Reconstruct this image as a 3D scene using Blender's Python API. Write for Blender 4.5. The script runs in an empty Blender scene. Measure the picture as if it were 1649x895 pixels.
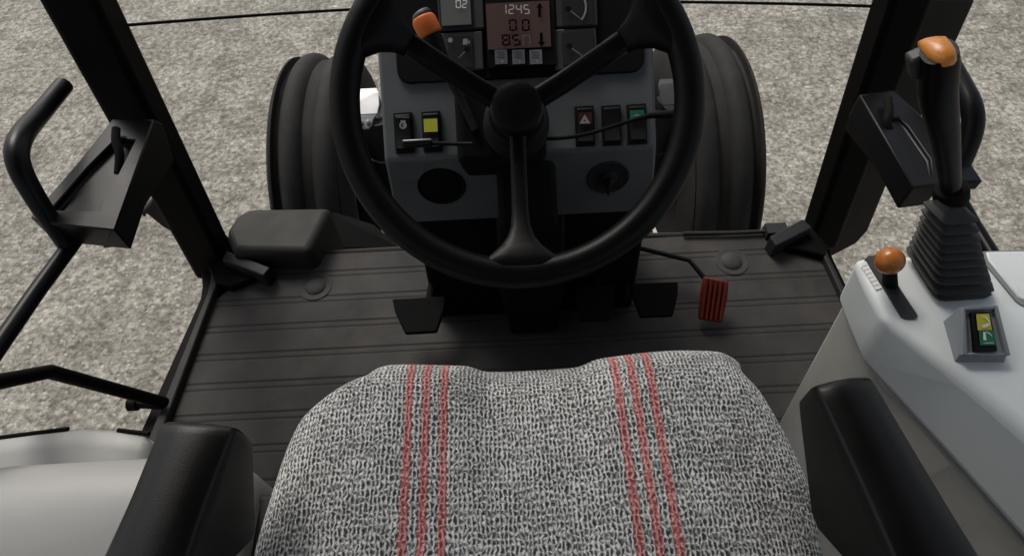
import bpy, bmesh, math, random
from mathutils import Vector, Matrix
R = math.radians
random.seed(7)
scene = bpy.context.scene
COL = scene.collection

# ------------------------------------------------------------------ camera
EYE = Vector((0.0, 0.0, 2.25))
PITCH, ROLL, FPX, PW, PH = R(55), 0.05, 1000.0, 1649.0, 895.0
FWD = Vector((0, math.cos(PITCH), -math.sin(PITCH)))
UP0 = Vector((0, math.sin(PITCH), math.cos(PITCH)))
RT0 = Vector((1, 0, 0))
CR, SR = math.cos(ROLL), math.sin(ROLL)
RT = RT0 * CR - UP0 * SR
UP = UP0 * CR + RT0 * SR
cam = bpy.data.cameras.new('camera')
cam.sensor_width = 36.0
cam.lens = 36.0 * FPX / PW
cam.clip_start, cam.clip_end = 0.02, 2000
cam_o = bpy.data.objects.new('camera', cam)
COL.objects.link(cam_o)
m = Matrix((RT, UP, -FWD)).transposed().to_4x4()
m.translation = EYE
cam_o.matrix_world = m
scene.camera = cam_o

def U(px, py, x=None, y=None, z=None, d=None, plane=None):
    """point of the place seen at a given spot of the photograph, on a known plane"""
    v = FWD + RT * ((px - PW / 2) / FPX) - UP * ((py - PH / 2) / FPX)
    if d is not None: t = d
    elif x is not None: t = (x - EYE.x) / v.x
    elif y is not None: t = (y - EYE.y) / v.y
    elif z is not None: t = (z - EYE.z) / v.z
    else:
        p0, n = plane
        t = (p0 - EYE).dot(n) / v.dot(n)
    return EYE + v * t

# ------------------------------------------------------------------ materials
def newmat(name):
    mt = bpy.data.materials.new(name); mt.use_nodes = True
    nt = mt.node_tree
    b = nt.nodes['Principled BSDF']
    return mt, nt, b
def plastic(name, col, rough=0.45, var=0.15, bump=0.15, scale=60, spec=0.5, metal=0.0, coat=0.0):
    mt, nt, b = newmat(name)
    N, L = nt.nodes.new, nt.links.new
    tc = N('ShaderNodeTexCoord')
    no = N('ShaderNodeTexNoise'); no.inputs['Scale'].default_value = 7; no.inputs['Detail'].default_value = 6
    L(tc.outputs['Object'], no.inputs['Vector'])
    ramp = N('ShaderNodeValToRGB')
    ramp.color_ramp.elements[0].position = .3; ramp.color_ramp.elements[1].position = .7
    c = Vector(col)
    ramp.color_ramp.elements[0].color = (*(c * (1 - var)), 1)
    ramp.color_ramp.elements[1].color = (*[min(1, k) for k in c * (1 + var)], 1)
    L(no.outputs['Fac'], ramp.inputs['Fac']); L(ramp.outputs['Color'], b.inputs['Base Color'])
    mr = N('ShaderNodeMapRange')
    mr.inputs['To Min'].default_value = max(.02, rough - .08); mr.inputs['To Max'].default_value = min(1, rough + .08)
    n3 = N('ShaderNodeTexNoise'); n3.inputs['Scale'].default_value = 23; n3.inputs['Detail'].default_value = 4
    L(tc.outputs['Object'], n3.inputs['Vector'])
    L(n3.outputs['Fac'], mr.inputs['Value']); L(mr.outputs['Result'], b.inputs['Roughness'])
    b.inputs['Specular IOR Level'].default_value = spec
    b.inputs['Metallic'].default_value = metal
    b.inputs['Coat Weight'].default_value = coat
    if bump:
        n2 = N('ShaderNodeTexNoise'); n2.inputs['Scale'].default_value = scale * 10; n2.inputs['Detail'].default_value = 3
        L(tc.outputs['Object'], n2.inputs['Vector'])
        bp = N('ShaderNodeBump'); bp.inputs['Strength'].default_value = bump; bp.inputs['Distance'].default_value = .001
        L(n2.outputs['Fac'], bp.inputs['Height']); L(bp.outputs['Normal'], b.inputs['Normal'])
    return mt

M = {}
M['pillar'] = plastic('pillar_black', (.0035, .0033, .0031), .6, spec=.06)
M['pillar_cover'] = plastic('pillar_cover_grey', (.016, .0155, .014), .65, spec=.2)
M['black'] = plastic('black_plastic', (.005, .005, .005), .55, spec=.15)
M['wheel'] = plastic('steering_wheel_rubber', (.0035, .0032, .0032), .40, spec=.14)
M['void'] = plastic('matte_black', (.004, .004, .004), .8, spec=.1)
M['latch'] = plastic('latch_plastic', (.0035, .0035, .0042), .34, spec=.16)
M['latch_side'] = plastic('latch_side_plastic', (.005, .0046, .0038), .55, spec=.15)
M['bracket'] = plastic('bracket_paint', (.010, .011, .013), .6, spec=.25)
M['dash'] = plastic('dash_grey', (.092, .099, .102), .6, spec=.2)
M['cluster'] = plastic('cluster_grey', (.05, .05, .053), .5, spec=.2)
M['gauge'] = plastic('gauge_face', (.020, .021, .022), .5, spec=.2)
M['rubber'] = plastic('tyre_rubber', (.020, .0193, .018), .75, spec=.15, bump=.4, scale=20)
M['mat'] = plastic('mat_rubber', (.033, .0318, .0306), .75, var=.25, spec=.18, bump=.3)
def add_dust(mt, col, scale, lo, hi, amt):
    nt = mt.node_tree; b = nt.nodes['Principled BSDF']; N, L = nt.nodes.new, nt.links.new
    src = b.inputs['Base Color'].links[0].from_socket
    tc = N('ShaderNodeTexCoord'); n = N('ShaderNodeTexNoise'); n.inputs['Scale'].default_value = scale; n.inputs['Detail'].default_value = 9; n.inputs['Roughness'].default_value = .65
    L(tc.outputs['Object'], n.inputs['Vector'])
    mr = N('ShaderNodeMapRange'); mr.inputs['From Min'].default_value = lo; mr.inputs['From Max'].default_value = hi; mr.inputs['To Max'].default_value = amt
    L(n.outputs['Fac'], mr.inputs['Value'])
    mx = N('ShaderNodeMix'); mx.data_type = 'RGBA'; L(mr.outputs['Result'], mx.inputs['Factor']); L(src, mx.inputs['A']); mx.inputs['B'].default_value = (*col, 1)
    L(mx.outputs['Result'], b.inputs['Base Color'])
add_dust(M['mat'], (.085, .076, .066), 5, .48, .78, .55)
M['mat_groove'] = plastic('mat_groove_shade', (.028, .0268, .0255), .85, var=.2, spec=.1)  # groove shade painted as a darker rubber colour, as soft light leaves little
M['sill'] = plastic('sill_paint', (.020, .0195, .018), .6, spec=.2)
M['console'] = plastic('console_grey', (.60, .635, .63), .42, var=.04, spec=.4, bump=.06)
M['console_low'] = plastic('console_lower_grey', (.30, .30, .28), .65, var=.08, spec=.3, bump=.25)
M['arch'] = plastic('arch_grey', (.26, .26, .248), .5, var=.05, spec=.4, bump=.08)
M['armrest'] = plastic('armrest_vinyl', (.0042, .0040, .0036), .34, spec=.26, bump=.12)
M['bellows'] = plastic('bellows_rubber', (.026, .026, .0255), .6, spec=.3)
M['orange'] = plastic('orange_plastic', (.72, .27, .05), .3, var=.05, spec=.5)
M['orange_ball'] = plastic('orange_knob', (.40, .13, .02), .28, var=.08, spec=.5)
M['orange_tip'] = plastic('orange_tip', (.55, .12, .02), .5, var=.05, spec=.3)
M['red'] = plastic('pedal_red', (.115, .010, .004), .55, var=.15, spec=.3)
M['bright'] = plastic('zinc_plate', (.48, .48, .47), .33, metal=.85, var=.12)
M['shaded_plate'] = plastic('shaded_plate', (.035, .035, .035), .6, metal=0, spec=.2, var=.12)  # right knuckle's plate: its shadow put into a darker base colour
M['steel'] = plastic('dull_steel', (.20, .20, .20), .5, metal=.5, var=.1)
M['dark_metal'] = plastic('dark_metal', (.012, .0115, .011), .55, spec=.2)
M['step'] = plastic('box_grey', (.022, .022, .0195), .65, spec=.2)
M['housing'] = plastic('switch_housing_grey', (.20, .22, .24), .45, var=.05)
M['housing_lt'] = plastic('switch_housing_panel', (.32, .33, .35), .45, var=.05)
M['slot'] = plastic('slot_black', (.030, .030, .030), .5)
M['groove'] = plastic('groove_grey', (.16, .17, .17), .7)
M['white'] = plastic('white_print', (.70, .70, .68), .6, var=.03, bump=0)
M['whitedim'] = plastic('grey_print', (.22, .22, .22), .6, var=.03, bump=0)
M['greyline'] = plastic('grey_line_print', (.10, .10, .10), .6, var=.03, bump=0)
M['yellow'] = plastic('yellow_key', (.52, .46, .025), .45, var=.05, bump=0)
M['yellow_dim'] = plastic('yellow_lens', (.46, .46, .04), .45, var=.2, bump=0, scale=40)
M['green'] = plastic('green_key', (.006, .15, .060), .45, var=.05, bump=0)
M['green_dim'] = plastic('green_lens', (.006, .11, .055), .5, var=.1, bump=0)
M['reddim'] = plastic('red_lens', (.035, .003, .003), .5, var=.1, bump=0)
M['rim'] = plastic('rim_paint', (.50, .50, .48), .5, var=.06)
M['lcdgrey'] = plastic('lcd_grey', (.10, .105, .095), .5, var=.06, bump=0)
def screen(name, col, e):
    mt, nt, b = newmat(name)
    N, L = nt.nodes.new, nt.links.new
    tc = N('ShaderNodeTexCoord'); no = N('ShaderNodeTexNoise'); no.inputs['Scale'].default_value = 9
    L(tc.outputs['Object'], no.inputs['Vector'])
    mx = N('ShaderNodeMix'); mx.data_type = 'RGBA'
    mx.inputs['A'].default_value = (*[c * .85 for c in col], 1); mx.inputs['B'].default_value = (*[c * 1.15 for c in col], 1)
    L(no.outputs['Fac'], mx.inputs['Factor'])
    L(mx.outputs['Result'], b.inputs['Base Color']); L(mx.outputs['Result'], b.inputs['Emission Color'])
    b.inputs['Emission Strength'].default_value = e; b.inputs['Roughness'].default_value = .5
    return mt
M['lcd'] = screen('lcd_brown', (.045, .023, .019), .18)
M['lcd_ink'] = plastic('lcd_ink', (.002, .0015, .0015), .8, var=.02, bump=0, spec=.03)
M['lcd_lit'] = screen('lcd_lit_segments', (.40, .36, .33), .15)
M['lamp_key'] = plastic('cluster_key', (.13, .13, .15), .5, var=.5, bump=0, scale=80)

add_dust(M['console'], (.36, .37, .36), 9, .55, .85, .5)
add_dust(M['console_low'], (.16, .155, .14), 6, .50, .85, .5)
add_dust(M['arch'], (.17, .165, .15), 7, .52, .85, .5)
add_dust(M['rubber'], (.05, .046, .04), 8, .50, .80, .5)
def ground_material():
    mt, nt, b = newmat('gravelled_concrete')
    N, L = nt.nodes.new, nt.links.new
    tc = N('ShaderNodeTexCoord')
    co = tc.outputs['Object']
    def noise(sc, det, ro=.6, dist=0):
        n = N('ShaderNodeTexNoise'); n.inputs['Scale'].default_value = sc; n.inputs['Detail'].default_value = det
        n.inputs['Roughness'].default_value = ro; n.inputs['Distortion'].default_value = dist
        L(co, n.inputs['Vector']); return n.outputs['Fac']
    def ramp(src, stops):
        r = N('ShaderNodeValToRGB'); e = r.color_ramp.elements
        while len(e) < len(stops): e.new(.5)
        for k, (p, c) in enumerate(stops): e[k].position = p; e[k].color = (*c, 1)
        L(src, r.inputs['Fac']); return r.outputs['Color']
    def mix(kind, f, a, c):
        x = N('ShaderNodeMix'); x.data_type = 'RGBA'; x.blend_type = kind
        if isinstance(f, (int, float)): x.inputs['Factor'].default_value = f
        else: L(f, x.inputs['Factor'])
        L(a, x.inputs['A']); L(c, x.inputs['B']); return x.outputs['Result']
    fine = ramp(noise(34, 9, .66, .3), [(.30, (.105, .098, .084)), (.44, (.210, .199, .174)), (.55, (.318, .304, .270)), (.70, (.49, .472, .425))])
    vo = N('ShaderNodeTexVoronoi'); vo.inputs['Scale'].default_value = 46; vo.inputs['Randomness'].default_value = 1
    L(co, vo.inputs['Vector'])
    bw = N('ShaderNodeRGBToBW'); L(vo.outputs['Color'], bw.inputs['Color'])
    # pale stones lying here and there: round cores of some of the cells
    sm = N('ShaderNodeMapRange'); sm.inputs['From Min'].default_value = .42; sm.inputs['From Max'].default_value = .22; L(vo.outputs['Distance'], sm.inputs['Value'])
    pk = N('ShaderNodeMapRange'); pk.inputs['From Min'].default_value = .58; pk.inputs['From Max'].default_value = .75; L(bw.outputs['Val'], pk.inputs['Value'])
    dk = N('ShaderNodeMapRange'); dk.inputs['From Min'].default_value = .40; dk.inputs['From Max'].default_value = .25; L(bw.outputs['Val'], dk.inputs['Value'])
    def mul(a_, b_, k_):
        q_ = N('ShaderNodeMath'); q_.operation = 'MULTIPLY'; L(a_, q_.inputs[0]); L(b_, q_.inputs[1])
        r_ = N('ShaderNodeMath'); r_.operation = 'MULTIPLY'; L(q_.outputs[0], r_.inputs[0]); r_.inputs[1].default_value = k_; return r_.outputs[0]
    def const(c):
        n_ = N('ShaderNodeRGB'); n_.outputs[0].default_value = (*c, 1); return n_.outputs[0]
    base = mix('MIX', mul(sm.outputs['Result'], pk.outputs['Result'], .62), fine, const((.58, .555, .49)))
    base = mix('MIX', mul(sm.outputs['Result'], dk.outputs['Result'], .55), base, const((.10, .094, .080)))
    big = ramp(noise(2.1, 4), [(.32, (.80, .79, .77)), (.68, (1.16, 1.15, 1.13))])
    base = mix('MULTIPLY', .9, base, big)
    mid = ramp(noise(7, 6), [(.36, (.74, .73, .715)), (.64, (1.22, 1.22, 1.21))])
    base = mix('MULTIPLY', .9, base, mid)
    # a few hairline cracks
    w = N('ShaderNodeTexVoronoi'); w.feature = 'DISTANCE_TO_EDGE'; w.inputs['Scale'].default_value = .45
    nz = N('ShaderNodeTexNoise'); nz.inputs['Scale'].default_value = 3; nz.inputs['Detail'].default_value = 5
    L(co, nz.inputs['Vector'])
    va = N('ShaderNodeVectorMath'); va.operation = 'SCALE'; va.inputs['Scale'].default_value = .5
    L(nz.outputs['Color'], va.inputs[0])
    vb = N('ShaderNodeVectorMath'); L(co, vb.inputs[0]); L(va.outputs['Vector'], vb.inputs[1])
    L(vb.outputs['Vector'], w.inputs['Vector'])
    cr = ramp(w.outputs['Distance'], [(.0, (.62, .62, .62)), (.012, (1, 1, 1))])
    base = mix('MULTIPLY', .5, base, cr)
    L(base, b.inputs['Base Color'])
    b.inputs['Roughness'].default_value = .85; b.inputs['Specular IOR Level'].default_value = .2
    bp = N('ShaderNodeBump'); bp.inputs['Strength'].default_value = .9; bp.inputs['Distance'].default_value = .02
    L(noise(34, 9, .66, .3), bp.inputs['Height']); L(bp.outputs['Normal'], b.inputs['Normal'])
    return mt
M['ground'] = ground_material()

def knit_material(stripes):
    mt, nt, b = newmat('knitted_wool')
    N, L = nt.nodes.new, nt.links.new
    uv = N('ShaderNodeUVMap'); uv.uv_map = 'UVMap'
    def math_(op, a, c=None):
        n = N('ShaderNodeMath'); n.operation = op
        for k, v in enumerate((a, c)):
            if v is None: continue
            if isinstance(v, (int, float)): n.inputs[k].default_value = v
            else: L(v, n.inputs[k])
        return n.outputs[0]
    # wobble the stitch columns
    n1 = N('ShaderNodeTexNoise'); n1.inputs['Scale'].default_value = 55; n1.inputs['Detail'].default_value = 3
    L(uv.outputs['UV'], n1.inputs['Vector'])
    s1 = N('ShaderNodeVectorMath'); s1.operation = 'SUBTRACT'; L(n1.outputs['Color'], s1.inputs[0]); s1.inputs[1].default_value = (.5, .5, .5)
    s2 = N('ShaderNodeVectorMath'); s2.operation = 'MULTIPLY'; L(s1.outputs['Vector'], s2.inputs[0]); s2.inputs[1].default_value = (.007, .009, 0)
    s3 = N('ShaderNodeVectorMath'); L(uv.outputs['UV'], s3.inputs[0]); L(s2.outputs['Vector'], s3.inputs[1])
    q1 = N('ShaderNodeTexNoise'); q1.inputs['Scale'].default_value = 210; q1.inputs['Detail'].default_value = 2
    L(uv.outputs['UV'], q1.inputs['Vector'])
    q2 = N('ShaderNodeVectorMath'); q2.operation = 'SUBTRACT'; L(q1.outputs['Color'], q2.inputs[0]); q2.inputs[1].default_value = (.5, .5, .5)
    q3 = N('ShaderNodeVectorMath'); q3.operation = 'MULTIPLY'; L(q2.outputs['Vector'], q3.inputs[0]); q3.inputs[1].default_value = (.0040, .0095, 0)
    q4 = N('ShaderNodeVectorMath'); L(s3.outputs['Vector'], q4.inputs[0]); L(q3.outputs['Vector'], q4.inputs[1])
    mp = N('ShaderNodeMapping'); L(q4.outputs['Vector'], mp.inputs['Vector'])
    mp.inputs['Scale'].default_value = (1 / .0045, 1 / .0070, 1)
    vo = N('ShaderNodeTexVoronoi'); vo.feature = 'DISTANCE_TO_EDGE'; vo.voronoi_dimensions = '2D'
    vo.inputs['Scale'].default_value = 1; vo.inputs['Randomness'].default_value = .55
    L(mp.outputs['Vector'], vo.inputs['Vector'])
    sx = N('ShaderNodeSeparateXYZ'); L(mp.outputs['Vector'], sx.inputs['Vector'])
    fx = math_('ABSOLUTE', math_('SUBTRACT', math_('FRACT', sx.outputs['X']), .5))      # 0 mid wale .. .5 gap
    col = math_('MULTIPLY', fx, .55)
    n2 = N('ShaderNodeTexNoise'); n2.inputs['Scale'].default_value = 330; n2.inputs['Detail'].default_value = 3
    L(uv.outputs['UV'], n2.inputs['Vector'])
    n3 = N('ShaderNodeTexNoise'); n3.inputs['Scale'].default_value = 24; n3.inputs['Detail'].default_value = 3
    L(uv.outputs['UV'], n3.inputs['Vector'])
    v = math_('ADD', math_('MULTIPLY', vo.outputs['Distance'], 1.28), math_('MULTIPLY', col, 1.10))
    v = math_('ADD', v, math_('MULTIPLY', math_('SUBTRACT', n2.outputs['Fac'], .5), .55))
    v = math_('ADD', v, math_('MULTIPLY', math_('SUBTRACT', n3.outputs['Fac'], .5), .28))
    rp = N('ShaderNodeValToRGB'); e = rp.color_ramp.elements
    while len(e) < 4: e.new(.5)
    for k, (p, c) in enumerate([(.06, (.88, .88, .85)), (.24, (.56, .56, .54)), (.42, (.22, .22, .215)), (.66, (.05, .05, .05))]):
        e[k].position = p; e[k].color = (*c, 1)
    L(v, rp.inputs['Fac'])
    uw = N('ShaderNodeVectorMath'); uw.operation = 'MULTIPLY'; L(q2.outputs['Vector'], uw.inputs[0]); uw.inputs[1].default_value = (.004, 0, 0)
    uz = N('ShaderNodeVectorMath'); L(uv.outputs['UV'], uz.inputs[0]); L(uw.outputs['Vector'], uz.inputs[1])
    ux = N('ShaderNodeSeparateXYZ'); L(uz.outputs['Vector'], ux.inputs['Vector'])
    mask = None
    for c in stripes:
        dd = math_('ABSOLUTE', math_('SUBTRACT', ux.outputs['X'], c))
        k = math_('LESS_THAN', dd, .0042)
        mask = k if mask is None else math_('MAXIMUM', mask, k)
    r2 = N('ShaderNodeValToRGB'); e = r2.color_ramp.elements
    while len(e) < 4: e.new(.5)
    for k, (p, c) in enumerate([(.05, (.84, .50, .47)), (.24, (.60, .26, .24)), (.44, (.40, .125, .118)), (.66, (.18, .06, .06))]):
        e[k].position = p; e[k].color = (*c, 1)
    L(v, r2.inputs['Fac'])
    mx = N('ShaderNodeMix'); mx.data_type = 'RGBA'; L(mask, mx.inputs['Factor']); L(rp.outputs['Color'], mx.inputs['A']); L(r2.outputs['Color'], mx.inputs['B'])
    L(mx.outputs['Result'], b.inputs['Base Color'])
    b.inputs['Roughness'].default_value = .9; b.inputs['Specular IOR Level'].default_value = .15
    b.inputs['Sheen Weight'].default_value = .1
    bp = N('ShaderNodeBump'); bp.inputs['Strength'].default_value = .6; bp.inputs['Distance'].default_value = .003; bp.invert = True
    L(v, bp.inputs['Height']); L(bp.outputs['Normal'], b.inputs['Normal'])
    return mt

# ------------------------------------------------------------------ mesh helpers
ORG = {}
class MB:
    def __init__(s): s.bm = bmesh.new(); s.uv = None
    def face(s, pts, mi=0):
        f = s.bm.faces.new([s.bm.verts.new(p) for p in pts]); f.material_index = mi; return f
    def loft(s, rings, closed=True, caps=True, mi=0):
        vs = [[s.bm.verts.new(p) for p in r] for r in rings]
        n = len(vs[0])
        for a, b in zip(vs[:-1], vs[1:]):
            for k in range(n if closed else n - 1):
                j = (k + 1) % n
                f = s.bm.faces.new((a[k], a[j], b[j], b[k])); f.material_index = mi
        if caps and closed:
            for r in (vs[0][::-1], vs[-1]):
                f = s.bm.faces.new(r); f.material_index = mi
        return vs
    def prism(s, pts, off, mi=0):                     # polygon and its copy shifted by off
        return s.loft([pts, [p + off for p in pts]], mi=mi)
    def box(s, c, sx, sy, sz, ax=None, mi=0):
        ax = ax or (Vector((1, 0, 0)), Vector((0, 1, 0)), Vector((0, 0, 1)))
        c = Vector(c)
        q = [c + ax[0] * (a * sx / 2) + ax[1] * (b * sy / 2) - ax[2] * (sz / 2) for a, b in ((-1, -1), (1, -1), (1, 1), (-1, 1))]
        return s.prism(q, ax[2] * sz, mi)
    def tube(s, path, r, n=14, mi=0, smooth=0):
        path = [Vector(p) for p in path]
        rr = list(r) if isinstance(r, (list, tuple)) else [r] * len(path)
        for _ in range(smooth):
            q, w = [path[0]], [rr[0]]
            for k in range(len(path) - 1):
                a, b = path[k], path[k + 1]
                if k > 0: q.append(a.lerp(b, .25)); w.append(rr[k] * .75 + rr[k + 1] * .25)
                if k < len(path) - 2: q.append(a.lerp(b, .75)); w.append(rr[k] * .25 + rr[k + 1] * .75)
            q.append(path[-1]); w.append(rr[-1]); path, rr = q, w
        rings = []; nrm = None
        for k, p in enumerate(path):
            t = (path[min(k + 1, len(path) - 1)] - path[max(k - 1, 0)]).normalized()
            if nrm is None:
                nrm = t.orthogonal().normalized()
            nrm = (nrm - t * nrm.dot(t)).normalized()
            bi = t.cross(nrm)
            rings.append([p + (nrm * math.cos(2 * math.pi * i / n) + bi * math.sin(2 * math.pi * i / n)) * rr[k] for i in range(n)])
        s.loft(rings, mi=mi)
    def lathe(s, o, ax, prof, n=32, mi=0, caps=True, u=None):          # prof: (along, radius)
        ax = Vector(ax).normalized(); u = (u or ax.orthogonal()).normalized(); w = ax.cross(u); o = Vector(o)
        rings = [[o + ax * a + (u * math.cos(2 * math.pi * i / n) + w * math.sin(2 * math.pi * i / n)) * max(r, 1e-4) for i in range(n)] for a, r in prof]
        s.loft(rings, caps=caps, mi=mi)
    def ball(s, c, r, mi=0, sq=(1, 1, 1), n=24):
        vs = bmesh.ops.create_uvsphere(s.bm, u_segments=n, v_segments=n // 2, radius=r)['verts']
        for v in vs: v.co = Vector((v.co.x * sq[0], v.co.y * sq[1], v.co.z * sq[2])) + Vector(c)
        for f in {f for v in vs for f in v.link_faces}: f.material_index = mi
    def build(s, name, mats, parent=None, bevel=0, seg=2, angle=35, origin=None, subsurf=0, keep=False):
        org = ORG.get(parent, Vector((0, 0, 0))) if parent else Vector(origin or (0, 0, 0))
        bmesh.ops.recalc_face_normals(s.bm, faces=s.bm.faces)
        for v in s.bm.verts: v.co -= org
        me = bpy.data.meshes.new(name); s.bm.to_mesh(me); s.bm.free()
        for mt in (mats if isinstance(mats, (list, tuple)) else [mats]): me.materials.append(M[mt] if isinstance(mt, str) else mt)
        for p in me.polygons: p.use_smooth = True
        me.set_sharp_from_angle(angle=R(angle))
        o = bpy.data.objects.new(name, me); COL.objects.link(o)
        if parent: o.parent = parent
        else: o.location = org
        ORG[o] = org
        if bevel:
            bv = o.modifiers.new('bevel', 'BEVEL'); bv.width = bevel; bv.segments = seg; bv.limit_method = 'ANGLE'; bv.angle_limit = R(28)
            bv.harden_normals = False
        if subsurf:
            ss = o.modifiers.new('subsurf', 'SUBSURF'); ss.levels = subsurf; ss.render_levels = subsurf
        return o
def thing(name, loc, label, cat, group=None):
    o = bpy.data.objects.new(name, None); COL.objects.link(o)
    o.empty_display_size = .1
    o.location = loc; ORG[o] = Vector(loc)
    o['label'] = label; o['category'] = cat
    if group: o['group'] = group
    return o
def tag(o, label, cat, group=None):
    o['label'] = label; o['category'] = cat
    if group: o['group'] = group
def bil(q, s, t):        # q = near-left, near-right, far-right, far-left
    return q[0].lerp(q[1], s).lerp(q[3].lerp(q[2], s), t)

FLOOR = 1.05
X0 = 0.013                       # centreline of the tractor
V = Vector

# ------------------------------------------------------------------ ground
g = MB(); g.face([V((-300, -300, 0)), V((300, -300, 0)), V((300, 300, 0)), V((-300, 300, 0))])
go = g.build('ground', 'ground'); go['kind'] = 'structure'

# ------------------------------------------------------------------ cab frame
cab = thing('tractor_cab', (X0, .9, FLOOR - .06), 'black tractor cab frame with two windscreen pillars rising from the floor corners', 'cab')
fl = MB()
flo = [U(328, 466, z=FLOOR), U(345, 440, z=FLOOR), U(430, 415, z=FLOOR), U(690, 399, z=FLOOR), U(1040, 378, z=FLOOR), U(1300, 372, z=FLOOR), U(1330, 412, z=FLOOR)]
flo += [V((.80, .45, FLOOR)), V((.80, -.5, FLOOR)), V((-.82, -.5, FLOOR)), U(232, 700, z=FLOOR)]
fl.prism([p - V((0, 0, .05)) for p in flo], V((0, 0, .044)))
fl.build('floor_plate', 'sill', cab, bevel=.004)
# door sills: a step of two flanges along each door opening
def sill(pts_out, pts_in, s):
    for a, b, h, mt in ((0, .5, .012, 'pillar'), (.60, 1, .028, 'sill')):
        k = MB()
        o_ = [p.lerp(q, a) for p, q in zip(pts_out, pts_in)]; i_ = [p.lerp(q, b) for p, q in zip(pts_out, pts_in)]
        k.loft([[o_[j] - V((0, 0, .05)), o_[j] + V((0, 0, h)), i_[j] + V((0, 0, h)), i_[j] - V((0, 0, .05))] for j in range(len(o_))])
        k.build('door_sill', mt, cab, bevel=.003)
so = [U(327, 440, z=FLOOR), U(329, 466, z=FLOOR), U(326, 486, z=FLOOR), U(232, 697, z=FLOOR), U(150, 900, z=FLOOR)]
si = [U(362, 440, z=FLOOR), U(358, 464, z=FLOOR), U(353, 478, z=FLOOR), U(273, 697, z=FLOOR), U(200, 900, z=FLOOR)]
sill(so, si, -1)
so = [U(1334, 405, z=FLOOR), U(1338, 420, z=FLOOR), U(1365, 475, z=FLOOR), U(1470, 690, z=FLOOR)]
si = [U(1314, 405, z=FLOOR), U(1318, 420, z=FLOOR), U(1343, 475, z=FLOOR), U(1440, 690, z=FLOOR)]
sill(so, si, 1)
# pillars
def pillar(base, top, wx, wy, side, name='pillar'):
    base, top = V(base), V(top)
    d = (top - base); top2 = base + d * ((2.95 - base.z) / d.z)
    def sec(p, s): return [p + V((-wx / 2 * s, -wy / 2, 0)), p + V((wx / 2 * s, -wy / 2, 0)), p + V((wx / 2 * s, wy / 2, 0)), p + V((-wx / 2 * s, wy / 2, 0))]
    k = MB(); k.loft([sec(base, 1.0), sec(base.lerp(top2, .33), 1.0), sec(top2, 1.0)])
    return k.build(name, 'pillar', cab, bevel=.012, seg=3)
pl = pillar(U(350, 432, z=FLOOR - .04), U(128, 0, y=.97), .088, .07, -1)
pr = pillar(U(1318, 386, z=FLOOR - .04), U(1452, 0, y=.97), .072, .07, 1)
# gusset flange along the outside of each pillar foot
def flange(px, y, w, name, mat, parent):
    k = MB(); a = [U(x, yy, y=y) for x, yy in px]
    k.prism(a, V((0, w, 0))); return k.build(name, mat, parent, bevel=.006, seg=2)
flange([(1489, 0), (1572, 0), (1528, 96), (1492, 175), (1428, 300), (1398, 372), (1380, 392), (1338, 414), (1330, 395), (1440, 110)], 1.035, .025, 'pillar_cover', 'pillar_cover', pr)
flange([(232, 352), (226, 344), (240, 330), (248, 318), (270, 316), (380, 405), (330, 425), (292, 382), (262, 366), (236, 345)], 1.035, .025, 'pillar_cover', 'pillar_cover', pl)
# unseen roof, rear posts, rear panel (above and behind the driver) added for shade
k = MB()
k.loft([[V((X0 + x * q, y_, z_)) for x, y_ in ((-.86, -.95), (.86, -.95), (.86, 1.02), (.45, 1.16), (-.45, 1.16), (-.86, 1.02))] for q, z_ in ((1, 2.72), (1, 2.82), (.9, 2.90))])
k.build('roof', 'slot', cab, bevel=.03, seg=3)
for sx_ in (-1, 1):
    k = MB(); k.box((X0 + sx_ * .80, -.86, 1.95), .09, .09, 1.56); k.build('rear_pillar', 'pillar', cab, bevel=.012)
k = MB(); k.box((X0, -.90, 1.45), 1.52, .04, .86); k.build('rear_panel', 'slot', cab, bevel=.01)
# corner brackets
def corner(px, z0, h):
    k = MB(); q = [U(x, y, z=z0 + h) for x, y in px]
    k.prism(q, V((0, 0, -h))); k.build('corner_bracket', 'bracket', cab, bevel=.003)
corner([(357, 418), (364, 403), (435, 430), (424, 444)], FLOOR, .055)
corner([(1240, 380), (1293, 352), (1309, 366), (1250, 396)], FLOOR, .055)
k = MB(); k.prism([U(x, y, z=FLOOR + .03) for x, y in [(345, 455), (335, 430), (360, 405), (425, 440), (370, 462)]], V((0, 0, -.05))); k.build('corner_plate', 'pillar', cab, bevel=.004)
k = MB(); k.prism([U(x, y, z=FLOOR + .03) for x, y in [(1250, 394), (1305, 362), (1335, 395), (1330, 412), (1300, 404)]], V((0, 0, -.05))); k.build('corner_plate', 'pillar', cab, bevel=.004)
# front ledge of the floor
k = MB()
k.tube([U(425, 414, z=FLOOR + .006), U(560, 406, z=FLOOR + .006), U(692, 399, z=FLOOR + .006)], .007, 8)
k.build('front_ledge', 'sill', cab)
k = MB()
k.tube([U(1035, 380, z=FLOOR + .006), U(1150, 378, z=FLOOR + .006), U(1245, 374, z=FLOOR + .006)], .0075, 8)
k.tube([U(1100, 376, z=FLOOR + .02), U(1180, 375, z=FLOOR + .02), U(1245, 372, z=FLOOR + .02)], .005, 8)
k.box(U(1248, 373, z=FLOOR + .02), .05, .03, .03)
k.build('front_ledge', 'sill', cab)
# bowed lower rail of the windscreen
pa, pb, pc = U(192, 42, y=.99), U(812, 6, y=1.16), U(1420, 11, y=.99)
k = MB(); path = []
for i in range(25):
    t = i / 24; 
    p = pa * ((1 - t) * (1 - 2 * t)) + pb * (4 * t * (1 - t)) + pc * (t * (2 * t - 1))
    path.append(p)
k.tube(path, .0028, 8); k.build('windscreen_rail', 'pillar', cab)
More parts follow.
